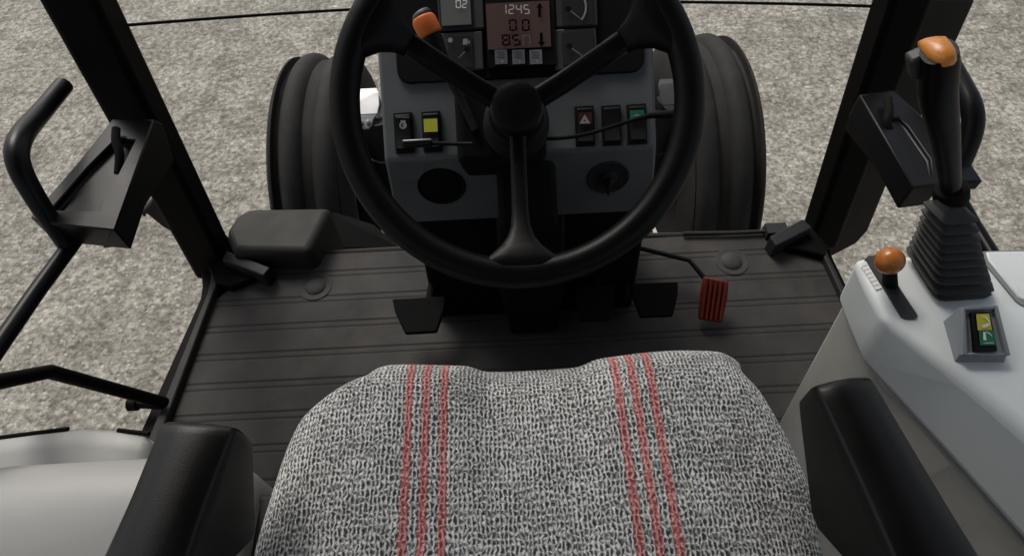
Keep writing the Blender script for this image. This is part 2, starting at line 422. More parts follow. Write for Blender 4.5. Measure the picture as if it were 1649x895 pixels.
# footwell bulkhead
PX0, PX1, PYF = U(700, 512, z=FLOOR).x, U(1016, 490, z=FLOOR).x, U(760, 512, z=FLOOR).y
k = MB(); k.prism([V((PX0, PYF, FLOOR - .02)), V((PX1, PYF, FLOOR - .02)), V((PX1, .96, FLOOR - .02)), V((PX0, .96, FLOOR - .02))], V((0, .06, .47)))
k.build('bulkhead', 'void', cab, bevel=.01)
q = [U(822, 540, z=FLOOR + .02), U(898, 536, z=FLOOR + .02), U(908, 470, z=FLOOR + .14), U(806, 472, z=FLOOR + .14)]
k = MB(); k.loft([[q[0], q[1], q[1] + V((0, .1, 0)), q[0] + V((0, .1, 0))], [q[3], q[2], q[2] + V((0, .1, 0)), q[3] + V((0, .1, 0))],
                  [q[3] + V((0, .05, .2)), q[2] + V((0, .05, .2)), q[2] + V((0, .12, .2)), q[3] + V((0, .12, .2))]])
k.build('column_foot', 'black', cab, bevel=.008)

# ------------------------------------------------------------------ ribbed floor mat
mat_root = thing('floor_mat', (X0, .6, FLOOR), 'ribbed dark grey rubber mat covering the cab floor', 'floor mat')
k = MB()
yf = U(690, 402, z=FLOOR).y - .006
LE = [(U(356, 470, z=FLOOR)), (U(275, 697, z=FLOOR)), U(202, 900, z=FLOOR)]
RE = [(U(1312, 409, z=FLOOR)), (U(1343, 472, z=FLOOR)), U(1440, 690, z=FLOOR)]
def edge_x(E, y):
    if y >= E[0].y: 
        s = (E[1] - E[0]); return E[0].x + s.x * (y - E[0].y) / s.y if y < E[0].y else E[0].x
    for a, b in zip(E[:-1], E[1:]):
        if y >= b.y: return a.x + (b.x - a.x) * (y - a.y) / (b.y - a.y)
    return E[-1].x
prof = []; y = yf
while y > .0:
    for dy, h in ((0, .010), (.048, .010), (.0505, .0087), (.0535, .0087), (.0555, .0095), (.0625, .0095), (.0645, .0087), (.0675, .0087), (.070, .010)):
        prof.append((y - dy, h))
    y -= .0702
prof = [(yf, -.002)] + prof
rows = []
for yy, h in prof:
    xl, xr = edge_x(LE, yy), edge_x(RE, yy)
    if yy > LE[0].y: xl = LE[0].x + (yy - LE[0].y) * 2.2
    xl = min(xl, U(440, 420, z=FLOOR).x + .02) if yy > LE[0].y else xl
    rows.append([V((xl, yy, FLOOR - .002)), V((xl, yy, FLOOR + h)), V((xl + .03, yy, FLOOR + h)), V((xr - .03, yy, FLOOR + h)), V((xr, yy, FLOOR + h)), V((xr, yy, FLOOR - .002))])
k.loft(rows, closed=False)
k.bm.faces.ensure_lookup_table()
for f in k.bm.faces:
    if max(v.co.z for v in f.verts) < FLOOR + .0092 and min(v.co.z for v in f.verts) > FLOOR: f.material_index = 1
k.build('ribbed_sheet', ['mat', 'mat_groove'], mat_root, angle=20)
for (px, py, r) in ((508, 461, .024), (1178, 421, .024)):
    c = U(px, py, z=FLOOR + .01)
    k = MB(); k.lathe(c, (0, 0, 1), [(-.004, r * 1.62), (.0015, r * 1.62), (.002, r * 1.5), (.0005, r * 1.35), (.0005, r * 1.02), (.002, r * .98), (.005, r * .8), (.007, r * .45), (.0075, r * .05)], 40)
    k.build('mat_stud', 'mat', mat_root, angle=50)

# ------------------------------------------------------------------ dashboard
dash = thing('dashboard', (X0, .8, 1.5), 'blue grey dashboard with dim displays and switches behind the steering wheel', 'dashboard')
CRP, TOP, BOT = V((0, .711, 1.57)), V((0, .842, 1.68)), V((0, .703, 1.427))
bdir = (TOP - CRP).normalized(); nUP = V((0, -bdir.z, bdir.y))
ldir = (CRP - BOT).normalized(); nLO = V((0, -ldir.z, ldir.y))
UPL = lambda h=0: (CRP + nUP * h, nUP)
LOW = lambda h=0: (CRP + nLO * h, nLO)
def dx(px, py, pl_): return U(px, py, plane=pl_).x
k = MB()
far = CRP + bdir * .48
rows = []
for p, xl, xr in ((far, dx(606, 65, UPL()), dx(1053, 70, UPL())), (TOP, dx(606, 65, UPL()), dx(1053, 70, UPL())), (CRP, dx(619, 250, UPL()), dx(1057, 238, UPL())), (BOT, dx(638, 357, LOW()), dx(1052, 338, LOW()))):
    rows.append((p, xl, xr))
ring = lambda sx: [V((r[1] if sx < 0 else r[2], r[0].y, r[0].z)) for r in rows] + [V((((rows[3][1] + .03) if sx < 0 else (rows[3][2] - .03)), .76, 1.40)), V((((rows[1][1] + .02) if sx < 0 else (rows[1][2] - .02)), 1.1, 1.62))]
k.loft([ring(-1), ring(1)])
k.build('dash_body', 'dash', dash, bevel=.005, seg=2)
def rect_on(pl_, bvec, cx, cy, w, h):
    c = U(cx, cy, plane=pl_)
    l_, r_ = U(cx - w / 2, cy, plane=pl_), U(cx + w / 2, cy, plane=pl_)
    t_, b_ = U(cx, cy - h / 2, plane=pl_), U(cx, cy + h / 2, plane=pl_)
    W, H = (r_ - l_).length, abs((t_ - b_).dot(bvec))
    ax = V((1, 0, 0))
    return c, W, H
def slab(mb, pl_, n, bvec, cx, cy, w, h, th, mi=0):
    c, W, H = rect_on(pl_, bvec, cx, cy, w, h)
    mb.box(c - n * (th / 2), W, H, th, (V((1, 0, 0)), bvec, n), mi)
    return c, W, H
# instrument panel
ip = MB()
cpan, WP, HP = rect_on(UPL(.006), bdir, 834, 8, 403, 238)
rr = .02; pts = []
for cxs, cys, a0 in ((1, -1, -90), (1, 1, 0), (-1, 1, 90), (-1, -1, 180)):
    for i in range(6):
        a = R(a0 + i * 18); pts.append(cpan + V((1, 0, 0)) * (cxs * (WP / 2 - rr) + rr * math.cos(a)) + bdir * (cys * (HP / 2 - rr) + rr * math.sin(a)))
ip.prism([p for p in pts], -nUP * .012)
inst = ip.build('instrument_panel', 'void', dash, bevel=.002)
H1, H2, H3, H4 = .012, .0145, .0165, .0185
for cx, cy, w, h in ((741, -8, 74, 112), (741, 83, 74, 62), (927, -8, 68, 102), (927, 79, 68, 66)):
    kk = MB(); slab(kk, UPL(H1), nUP, bdir, cx, cy, w, h, .008)
    kk.build('display_surround', 'cluster', inst, bevel=.002)
def seg_digit(mb, pl_, cx, cy, w, h, ch, mi, th=.2):
    segs = {'0': 'abcdef', '1': 'bc', '2': 'abged', '4': 'fgbc', '5': 'afgcd', '8': 'abcdefg', 'm': 'abcef'}[ch]
    c, W, H = rect_on(pl_, bdir, cx, cy, w, h)
    t = W * th; ex = V((1, 0, 0)); n = nUP
    def bar(x, y, ww, hh): 
        mb.face([c + ex * (x + a * ww / 2) + bdir * (y + b * hh / 2) for a, b in ((-1, -1), (1, -1), (1, 1), (-1, 1))], mi)
    for s in segs:
        if s == 'a': bar(0, H / 2 - t / 2, W - 2 * t, t)
        if s == 'd': bar(0, -H / 2 + t / 2, W - 2 * t, t)
        if s == 'g': bar(0, 0, W - 2.2 * t, t)
        if s == 'f': bar(-W / 2 + t / 2, H / 4, t, H / 2 - t * .7)
        if s == 'b': bar(W / 2 - t / 2, H / 4, t, H / 2 - t * .7)
        if s == 'e': bar(-W / 2 + t / 2, -H / 4, t, H / 2 - t * .7)
        if s == 'c': bar(W / 2 - t / 2, -H / 4, t, H / 2 - t * .7)
def flat(mb, pl_, px, mi): mb.face([U(x, y, plane=pl_) for x, y in px], mi)
def disc(mb, pl_, cx, cy, r, mi, n=18, ry=None): flat(mb, pl_, [(cx + r * math.cos(2 * math.pi * i / n), cy + (ry or r) * math.sin(2 * math.pi * i / n)) for i in range(n)], mi)
# small grey display "02"
kk = MB(); slab(kk, UPL(H2), nUP, bdir, 733, 0, 54, 92, .006); slab(kk, UPL(H3), nUP, bdir, 733, -1, 48, 84, .001, 1)
seg_digit(kk, UPL(H4), 738, 7, 8.5, 13, '0', 2); seg_digit(kk, UPL(H4), 748, 7, 8.5, 13, '2', 2)
kk.build('small_display', ['gauge', 'lcdgrey', 'white'], inst)['label'] = 'small grey display showing 02'
# main display
kk = MB(); slab(kk, UPL(H2), nUP, bdir, 836, -4, 112, 224, .008); slab(kk, UPL(H3), nUP, bdir, 835, 41, 102, 74, .001, 1)
for i, ch in enumerate('1245'): seg_digit(kk, UPL(H4), 811 + i * 12.3, 15.5, 9.2, 15, ch, 2, .16)
for i, ch in enumerate('00'): seg_digit(kk, UPL(H4), 826 + i * 20.6, 41, 12.5, 19, ch, 3, .2)
for i, ch in enumerate('85'): seg_digit(kk, UPL(H4), 815 + i * 16.5, 65, 13.5, 18.5, ch, 3, .2)
seg_digit(kk, UPL(H4), 848, 65, 12, 17, 'm', 4, .14)
flat(kk, UPL(H4), [(869, 5), (874.5, 13), (871, 13), (871, 28), (866.5, 28), (866.5, 13), (863.5, 13)], 3)
flat(kk, UPL(H4), [(872, 76), (866.5, 68), (869.5, 68), (869.5, 53), (874, 53), (874, 68), (877.5, 68)], 3)
kk.build('main_display', ['void', 'lcd', 'lcd_lit', 'lcd_ink', 'greyline'], inst)['label'] = 'brown lit display showing 1245, 00 and 85'
for cx in (807, 835, 863):
    kk = MB(); slab(kk, UPL(H3), nUP, bdir, cx, 92, 20, 23, .003)
    for i in range(3):
        flat(kk, UPL(H4), [(cx - 7 + (i % 2) * 2, 84 + i * 4), (cx + 5 + (i % 2), 84 + i * 4), (cx + 5 + (i % 2), 85.5 + i * 4), (cx - 7 + (i % 2) * 2, 85.5 + i * 4)], 1)
    disc(kk, UPL(H4), cx + 2, 99, 2, 2, 8)
    kk.build('display_key', ['lamp_key', 'gauge', 'whitedim'], inst, bevel=0)
# gauges
def gauge(cx, cy, w, h, hub, tip, arc=None, icons=None):
    g_ = MB(); slab(g_, UPL(H2), nUP, bdir, cx, cy, w, h, .006)
    disc(g_, UPL(H4), hub[0], hub[1], 5, 1)
    dxn, dyn = tip[0] - hub[0], tip[1] - hub[1]; ln = math.hypot(dxn, dyn); ox, oy = -dyn / ln * .8, dxn / ln * .8
    flat(g_, UPL(H3), [(hub[0] + ox, hub[1] + oy), (tip[0] + ox * .4, tip[1] + oy * .4), (tip[0] - ox * .4, tip[1] - oy * .4), (hub[0] - ox, hub[1] - oy)], 2)
    if arc:
        ac, r0, r1, a0, a1 = arc
        for i in range(12):
            b0, b1 = R(a0 + (a1 - a0) * i / 12), R(a0 + (a1 - a0) * (i + 1) / 12)
            flat(g_, UPL(H3), [(ac[0] + r0 * math.cos(b0), ac[1] + r0 * math.sin(b0)), (ac[0] + r1 * math.cos(b0), ac[1] + r1 * math.sin(b0)), (ac[0] + r1 * math.cos(b1), ac[1] + r1 * math.sin(b1)), (ac[0] + r0 * math.cos(b1), ac[1] + r0 * math.sin(b1))], 2)
    if icons: icons(g_)
    return g_.build('gauge', ['gauge', 'void', 'whitedim', 'reddim'], inst)
def fuel(g_):
    disc(g_, UPL(H4), 725, 65, 4, 2)
    flat(g_, UPL(H4), [(746, 63), (753, 63), (753, 72), (745, 72)], 2); flat(g_, UPL(H4), [(754, 66), (756.5, 66), (756.5, 71), (755, 71)], 2)
gauge(741, 84, 40, 50, (752, 80), (738, 94), icons=fuel)['label'] = 'fuel gauge with pump symbol'
gauge(930, 10, 50, 62, (915, 15), (938, 33), arc=((912, 12), 30, 33, -50, 40))
gauge(931, 78, 50, 52, (917, 75), (940, 92), icons=lambda g_: (disc(g_, UPL(H4), 941, 93, 2, 2, 8), disc(g_, UPL(H4), 940, 58, 1.6, 3, 8)))
# rocker switches
def rocker(cx, cy, w, h, label, icon=None, mats=()):
    s_ = MB()
    c, W, H = rect_on(UPL(.006), bdir, cx, cy, w, h); ex = V((1, 0, 0))
    s_.box(c - nUP * .004, W, H, .009, (ex, bdir, nUP))
    # rocker key with a valley in its middle
    prof_ = [(-.44, .004), (-.40, .0087), (0, .002), (.40, .005), (.44, .003)]
    s_.loft([[c + ex * (sx * W * .40) + bdir * (b * H) + nUP * a for b, a in prof_] + [c + ex * (sx * W * .40) + bdir * (.44 * H) - nUP * .002, c + ex * (sx * W * .40) - bdir * (.44 * H) - nUP * .002] for sx in (-1, 1)])
    o = s_.build('rocker_switch', 'black', dash, bevel=.0008)
    o['label'] = label
    if icon:
        i_ = MB(); icon(i_); i_.build('symbol_lens', list(mats), o)
    return o
IP = UPL(.0135); IP2 = UPL(.0150)
def ic_glow(b):
    for i in range(20):
        a0, a1 = 2 * math.pi * i / 20, 2 * math.pi * (i + 1) / 20
        flat(b, IP, [(649 + 3.5 * math.cos(a0), 202 + 3.5 * math.sin(a0)), (649 + 6 * math.cos(a0), 202 + 6 * math.sin(a0)), (649 + 6 * math.cos(a1), 202 + 6 * math.sin(a1)), (649 + 3.5 * math.cos(a1), 202 + 3.5 * math.sin(a1))], 0)
    flat(b, IP, [(645, 194), (653, 194), (653, 196.5), (645, 196.5)], 0)
    flat(b, IP, [(650, 199), (653, 202), (650, 205), (648, 202)], 0)
    flat(b, IP, [(638, 188), (659, 188), (659, 190), (638, 190)], 1)
rocker(650, 214, 30, 66, 'black rocker switch with white ring symbol', ic_glow, ('whitedim', 'greyline'))
def ic_yel(b):
    flat(b, IP, [(682, 192), (704, 191), (705, 212), (683, 213)], 0)
rocker(695, 212, 30, 66, 'rocker switch with yellow lens', ic_yel, ('yellow_dim',))
def ic_haz(b):
    flat(b, IP, [(931, 182), (953, 181), (953, 199), (932, 200)], 1)
    flat(b, IP2, [(941.5, 184.5), (950.5, 199), (933, 199.5)], 0); disc(b, UPL(.0165), 941.7, 194.5, 1.7, 1, 8)
rocker(942, 203, 31, 65, 'hazard rocker switch with triangle on red lens', ic_haz, ('whitedim', 'reddim'))
rocker(985, 202, 31, 65, 'plain black rocker switch without a symbol')
def ic_grn(b):
    flat(b, IP, [(1014, 178), (1037, 177), (1038, 192), (1015, 193)], 0)
    flat(b, IP2, [(1019, 188), (1023, 184.5), (1028, 184.5), (1032, 188), (1028, 186.8), (1023, 186.8)], 1)
rocker(1026, 200, 31, 65, 'rocker switch with dark green lens', ic_grn, ('green_dim', 'whitedim'))
# round air outlet and ignition lock on the lower face
def disc_dash(cx, cy, rx, ry, name, profile, mat):
    c = U(cx, cy, plane=LOW(.0)); r = (U(cx + rx, cy, plane=LOW()) - c).length
    b = MB(); b.lathe(c, nLO, [(a * r, q * r) for a, q in profile], 36); return b.build(name, mat, dash, angle=40), c, r
disc_dash(711, 300, 38.5, 28, 'air_outlet', [(-.3, 1.0), (.05, 1.0), (.07, .97), (.03, .9), (-.0, .88), (.02, .82), (.03, .05)], 'void')
kb, kc, kr = disc_dash(979, 286, 34, 26, 'ignition_lock', [(-.3, 1.0), (.04, 1.0), (.07, .95), (-.0, .75), (.01, .42), (.16, .36), (.18, .3), (.18, .03)], 'gauge')
b = MB(); b.box(kc + nLO * .012 - ldir * .008, .004, .028, .018, (V((1, 0, 0)), ldir, nLO)); b.ball(kc + nLO * .01, .007)
b.build('ignition_key', 'dark_metal', kb, bevel=.001)
for grp in (((646, 268, 4.5),), ((657, 296, 4.5),), ((684, 268, 3.5), (692, 267, 3.5))):
    b = MB()
    for cx, cy, r in grp:
        for i in range(14):
            a0, a1 = 2 * math.pi * i / 14, 2 * math.pi * (i + 1) / 14
            flat(b, LOW(.0015), [(cx + r * .65 * math.cos(a0), cy + r * .65 * math.sin(a0)), (cx + r * math.cos(a0), cy + r * math.sin(a0)), (cx + r * math.cos(a1), cy + r * math.sin(a1)), (cx + r * .65 * math.cos(a1), cy + r * .65 * math.sin(a1))], 0)
    if grp[0][0] == 657: flat(b, LOW(.0015), [(662, 295.5), (673, 295), (673, 296.3), (662, 296.8)], 0)
    b.build('printed_symbol', 'greyline', dash)

# ------------------------------------------------------------------ steering wheel and column
TW = R(38)
WN = V((0, -math.sin(TW), math.cos(TW)))           # wheel normal, towards the driver
WV = V((0, math.cos(TW), math.sin(TW)))            # up in the wheel's plane
WX = V((1, 0, 0))
WC = U(833, 163, d=.700)
DISH = .055
RM, RT_ = .1945, .0172
sw = thing('steering_wheel', WC, 'black three spoke steering wheel in front of the dashboard', 'steering wheel')
k = MB(); rings = []
for i in range(96):
    a = 2 * math.pi * i / 96; e = WX * math.cos(a) + WV * math.sin(a)
    rings.append([WC + e * (RM + RT_ * math.cos(t)) + WN * (RT_ * .92 * math.sin(t)) for t in [2 * math.pi * j / 18 for j in range(18)]])
rings.append(rings[0]); vs = k.loft(rings, caps=False)
bmesh.ops.remove_doubles(k.bm, verts=k.bm.verts, dist=1e-6)
k.build('rim', 'wheel', sw, angle=80)
def spoke(ang, prof, name='spoke'):
    e = WX * math.cos(ang) + WV * math.sin(ang); t = WN.cross(e)
    kk = MB(); rg = []
    for r, hw, th, lift in prof:
        c = WC + e * r + WN * (lift - DISH * (1 - min(1, max(0, (r - .03) / .145)) ** 1.6))
        n = 16
        rg.append([c + t * (hw * abs(math.cos(q)) ** .55 * (1 if math.cos(q) > 0 else -1)) + WN * (th * abs(math.sin(q)) ** .7 * (1 if math.sin(q) > 0 else -1)) for q in [2 * math.pi * (j + .5) / n for j in range(n)]])
    kk.loft(rg); return kk.build(name, 'wheel', sw, angle=60)
pu = [(.02, .0130, .008, .004), (.06, .0130, .0075, .003), (.12, .0132, .008, .0), (.1395, .0134, .008, 0), (.1405, .0124, .0072, 0), (.1415, .0145, .0088, 0), (.152, .0175, .0095, 0), (.164, .026, .0105, 0), (.176, .043, .012, 0), (.188, .066, .013, 0), (.196, .078, .010, 0)]
aL = math.atan2((U(640, 55, plane=(WC, WN)) - WC).dot(WV), (U(640, 55, plane=(WC, WN)) - WC).x)
aR = math.atan2((U(1030, 45, plane=(WC, WN)) - WC).dot(WV), (U(1030, 45, plane=(WC, WN)) - WC).x)
spoke(aL, pu); spoke(aR, pu)
aD = math.atan2((U(840, 400, plane=(WC, WN)) - WC).dot(WV), (U(840, 400, plane=(WC, WN)) - WC).x)
spoke(aD, [(.02, .0100, .008, .004), (.06, .0098, .008, .003), (.12, .0098, .008, 0), (.140, .0115, .0085, 0), (.152, .016, .009, 0), (.162, .024, .010, 0), (.172, .036, .012, 0), (.184, .054, .0135, 0), (.195, .062, .010, 0)])
HC = WC - WN * DISH
k = MB(); k.lathe(HC, WN, [(-.012, .027), (-.012, .032), (.010, .0325), (.020, .0318), (.026, .029), (.029, .022), (.030, .001)], 40, u=WX); k.build('hub_cap', 'wheel', sw, angle=40)

colm = thing('steering_column', HC - WN * .2, 'black steering column with stepped collar and square shroud under the wheel hub', 'steering column')
k = MB(); k.lathe(HC, WN, [(-.24, .045), (-.085, .045), (-.080, .041), (-.068, .041), (-.064, .043), (-.058, .043), (-.054, .038), (-.040, .038), (-.036, .0355), (-.012, .034)], 40, u=WX)
k.build('collar', 'black', colm, angle=30)
k = MB(); sc_ = U(806, 200, plane=(HC - WN * .10, WN))
k.box(sc_ - WN * .08, .125, .105, .16, (WX, WV, WN)); k.build('shroud', 'void', colm, bevel=.012, seg=3)
k = MB(); k.box(U(848, 318, plane=(HC - WN * .2, WN)) - WN * .03, .088, .10, .16, (WX, WV, WN)); k.build('lower_shroud', 'void', colm, bevel=.01)
# stalks on the column
st = thing('shuttle_lever', U(748, 165, d=.84), 'black lever with orange tip behind the upper left spoke', 'lever')
k = MB(); k.tube([U(766, 210, d=.85), U(742, 160, d=.85), U(722, 120, d=.845), U(700, 70, d=.835), U(690, 48, d=.83)], [.006, .006, .007, .013, .0155], 14, smooth=2); k.build('stem', 'black', st)
k = MB(); k.tube([U(695, 58, d=.832), U(690, 48, d=.83), U(683, 34, d=.827), U(680, 27, d=.826)], [.0155, .0165, .0165, .0145], 20); k.build('tip', 'orange_tip', st, bevel=.003)
k = MB(); k.tube([U(681.5, 29, d=.826), U(676, 20, d=.825)], [.0148, .0125], 20); k.build('tip_end', 'slot', st, bevel=.003)
st = thing('wiper_stalk', U(735, 230, d=.83), 'short black stalk with grey flattened end on the left of the column', 'stalk')
k = MB(); k.tube([U(760, 232, d=.83), U(735, 232, d=.83), U(696, 231, d=.82)], .0028, 10); k.build('rod', 'black', st)
k = MB(); k.box(U(672, 231, d=.815), .038, .009, .016, (WX, WV, WN)); k.box(U(672, 227, d=.811), .038, .003, .010, (WX, WV, WN), 1); k.build('paddle', ['black', 'steel'], st, bevel=.0015)
st = thing('indicator_stalk', U(895, 222, d=.85), 'long thin bent black stalk reaching right behind the wheel rim', 'stalk')
k = MB(); k.tube([U(870, 224, d=.85), U(905, 223, d=.85), U(950, 216, d=.84), U(1020, 193, d=.82), U(1045, 187, d=.81)], .0026, 10, smooth=2); k.tube([U(1020, 193, d=.82), U(1048, 186, d=.81), U(1095, 183, d=.80)], [.0028, .0040, .0062], 12); k.build('rod', 'void', st)

# ------------------------------------------------------------------ pedals
def pedal(name, px, z0, z1, label, mat='void', cat='pedal', group=None, arm=None):
    """px: near-left, near-right, far-right, far-left; z0 height of the near edge, z1 of the far edge"""
    q = [U(px[0][0], px[0][1], z=z0), U(px[1][0], px[1][1], z=z0), U(px[2][0], px[2][1], z=z1), U(px[3][0], px[3][1], z=z1)]
    t = thing(name, (q[0] + q[2]) / 2, label, cat, group)
    n = (q[1] - q[0]).cross(q[3] - q[0]).normalized()
    mid = [bil(q, 0, .6) + (q[0] - q[1]) * .06, bil(q, 1, .6) + (q[1] - q[0]) * .06]
    k = MB(); k.prism([q[0], q[1], mid[1], q[2], q[3], mid[0]], -n * .014)
    pad = k.build('pad', mat, t, bevel=.003)
    if arm:
        k = MB(); k.tube(arm, .008, 10, smooth=1); k.build('arm', 'void', t)
    return t, q, n
pedal('clutch_pedal', [(652, 537), (703, 534), (718, 476), (631, 481)], 1.15, 1.17, 'wide black clutch pedal left of the steering column', arm=[U(690, 490, z=1.16), U(700, 430, y=.80), U(702, 350, y=.86), U(704, 320, y=.87)])
pedal('brake_pedal', [(1032, 510), (1084, 508), (1092, 453), (1016, 456)], 1.15, 1.17, 'black brake pedal closest to the red accelerator', arm=[U(1010, 480, z=1.16), U(1005, 430, y=.80), U(1000, 350, y=.86)], group='brake pedals')
pedal('brake_pedal', [(936, 516), (982, 514), (988, 458), (928, 461)], 1.15, 1.17, 'black brake pedal beside the foot of the steering column', arm=[U(960, 470, z=1.16), U(958, 420, y=.80), U(955, 350, y=.86)], group='brake pedals')
t, q, n = pedal('accelerator_pedal', [(1125, 514), (1163, 520), (1174, 453), (1134, 445)], 1.085, 1.14, 'red ribbed accelerator pedal on a bent rod at the right', mat='red')
k = MB()
for i in range(5):
    s0 = .04 + i * .195
    k.prism([bil(q, s0, .03) + n * .001, bil(q, s0 + .11, .03) + n * .001, bil(q, s0 + .11, .97) + n * .001, bil(q, s0, .97) + n * .001], n * .006)
k.build('tread', 'red', t, bevel=.001)
k = MB(); k.tube([U(990, 388, y=.86), U(1028, 399, z=1.12), U(1110, 419, z=1.13), U(1138, 452, z=1.115)], .0055, 10); k.build('rod', 'black', t)

# ------------------------------------------------------------------ driver seat
SZ = 1.62
seat = thing('driver_seat', (X0, .05, FLOOR), 'driver seat covered in grey knitted cloth with red stripes', 'seat')
def sx(px, py): return U(px, py, z=SZ)
LB = [(586, 606), (540, 618), (517, 632), (478, 664), (450, 722), (427, 790), (404, 850), (392, 900), (380, 990)]
RB = [(1200, 590), (1222, 608), (1234, 625), (1254, 655), (1286, 710), (1316, 770), (1330, 840), (1344, 900), (1356, 990)]
ys = [sx(*p).y for p in LB]; xs = [sx(*p).x for p in LB]; yr = [sx(*p).y for p in RB]; xr_ = [sx(*p).x for p in RB]
def interp(y, Y, X):
    if y >= Y[0]: return X[0]
    for i in range(len(Y) - 1):
        if Y[i + 1] <= y <= Y[i]: 
            f = (y - Y[i]) / (Y[i + 1] - Y[i]); return X[i] + f * (X[i + 1] - X[i])
    return X[-1]
yfront = max(ys[0], yr[0]); NS = 60
rowy = [yfront - .0 - d for d in (0, .006, .014, .024, .036, .05, .07, .09, .115, .14, .17, .20, .24, .28, .34, .40, .47)]
srows = []
SCX = U(858, 597, z=SZ).x
def hprof(x, y, s):
    dd = yfront - y
    bol = .016 * (math.exp(-((x - X0 - .155) / .075) ** 2) + math.exp(-((x - X0 + .155) / .075) ** 2))
    edge = -.022 * max(0, abs(s) - .84) ** 2 / .0256
    fr = -.012 * math.exp(-dd / .02)
    # sharp step between the raised bolsters and the middle at the nose
    def sm(a, b, t): t = max(0, min(1, (t - a) / (b - a))); return t * t * (3 - 2 * t)
    ax = abs(x - SCX)
    step = .017 * sm(.050, .078, ax) * math.exp(-dd / .10)
    return SZ - .006 + bol + edge + fr + step + .0025 * math.sin(23 * x + 3) * math.sin(17 * y + 1)
grid = []
front_n = []
for i, y in enumerate(rowy):
    xl, xr = interp(y, ys, xs), interp(y, yr, xr_)
    row = []
    for j in range(NS + 1):
        s = -1 + 2 * j / NS; x = xl + (xr - xl) * j / NS
        row.append(V((x, y, hprof(x, y, s))))
    grid.append(row)
# skirts: roll the front, then the sides
fr_rows = []
for dy, dz in ((.030, -.085), (.026, -.05), (.018, -.022), (.008, -.007)):
    fr_rows.append([p + V(((p.x - X0) * .02, dy, dz)) for p in grid[0]])
grid = fr_rows + grid
full = []
for row in grid:
    l, r = row[0], row[-1]
    full.append([l + V((-.014, 0, -.09)), l + V((-.012, 0, -.05)), l + V((-.009, 0, -.022)), l + V((-.005, 0, -.007))] + row + [r + V((.005, 0, -.007)), r + V((.009, 0, -.022)), r + V((.012, 0, -.05)), r + V((.014, 0, -.09))])
b = bmesh.new(); uvl = b.loops.layers.uv.new('UVMap')
vg = [[b.verts.new(p) for p in row] for row in full]
us, vv = {}, {}
for i, row in enumerate(vg):
    for j, v in enumerate(row):
        # arc length coordinates measured on the cloth
        base = 4
        u_ = full[i][4].x
        if j < 4: u_ -= sum((full[i][q] - full[i][q + 1]).length for q in range(j, 4))
        elif j > 4 + NS: u_ = full[i][4 + NS].x + sum((full[i][q] - full[i][q - 1]).length for q in range(5 + NS, j + 1))
        else: u_ = full[i][j].x
        us[v] = u_
mid_j = 4 + NS // 4
acc = 0; vrow = []
for i in range(len(full)):
    if i: acc += (full[i][mid_j] - full[i - 1][mid_j]).length
    vrow.append(acc)
for i in range(len(vg) - 1):
    for j in range(len(vg[0]) - 1):
        f = b.faces.new((vg[i][j], vg[i + 1][j], vg[i + 1][j + 1], vg[i][j + 1]))
        for lp, (a, c) in zip(f.loops, ((i, j), (i + 1, j), (i + 1, j + 1), (i, j + 1))): lp[uvl].uv = (us[vg[a][c]], vrow[a])
stripes = [U(px, 760, z=SZ + .01).x for px in (654, 682, 712)] + [U(px, 760, z=SZ + .01).x for px in (1015, 1043, 1073)]
M['knit'] = knit_material(stripes)
mb = MB(); mb.bm.free(); mb.bm = b
mb.build('cushion', 'knit', seat, subsurf=1, angle=80)
k = MB()
k.loft([[V((xs[0] + .03, yfront - .02, h)), V((xr_[0] - .03, yfront - .02, h)), V((xr_[5] - .01, .0, h)), V((xr_[8] - .01, -.3, h)), V((xs[8] + .01, -.3, h)), V((xs[5] + .01, .0, h))] for h in (SZ - .16, SZ - .05)])
k.build('seat_pan', 'slot', seat, bevel=.01)
k = MB(); k.box((X0, -.02, (FLOOR + SZ - .16) / 2), .36, .42, SZ - .16 - FLOOR); k.build('pedestal', 'void', seat, bevel=.02)
k = MB(); rg = []
for z_, y_, w_, d_ in ((SZ - .04, -.30, .20, .05), (SZ + .04, -.31, .235, .06), (SZ + .25, -.36, .235, .055), (SZ + .48, -.43, .21, .05), (SZ + .58, -.46, .16, .03)):
    rg.append([V((X0 + w_ * math.copysign(abs(math.cos(t_)) ** .5, math.cos(t_)), y_ + d_ * math.copysign(abs(math.sin(t_)) ** .7, math.sin(t_)), z_)) for t_ in [2 * math.pi * (j + .5) / 24 for j in range(24)]])
k.loft(rg); k.build('backrest', 'armrest', seat, angle=60)  # unseen seat back, put in to block light from behind
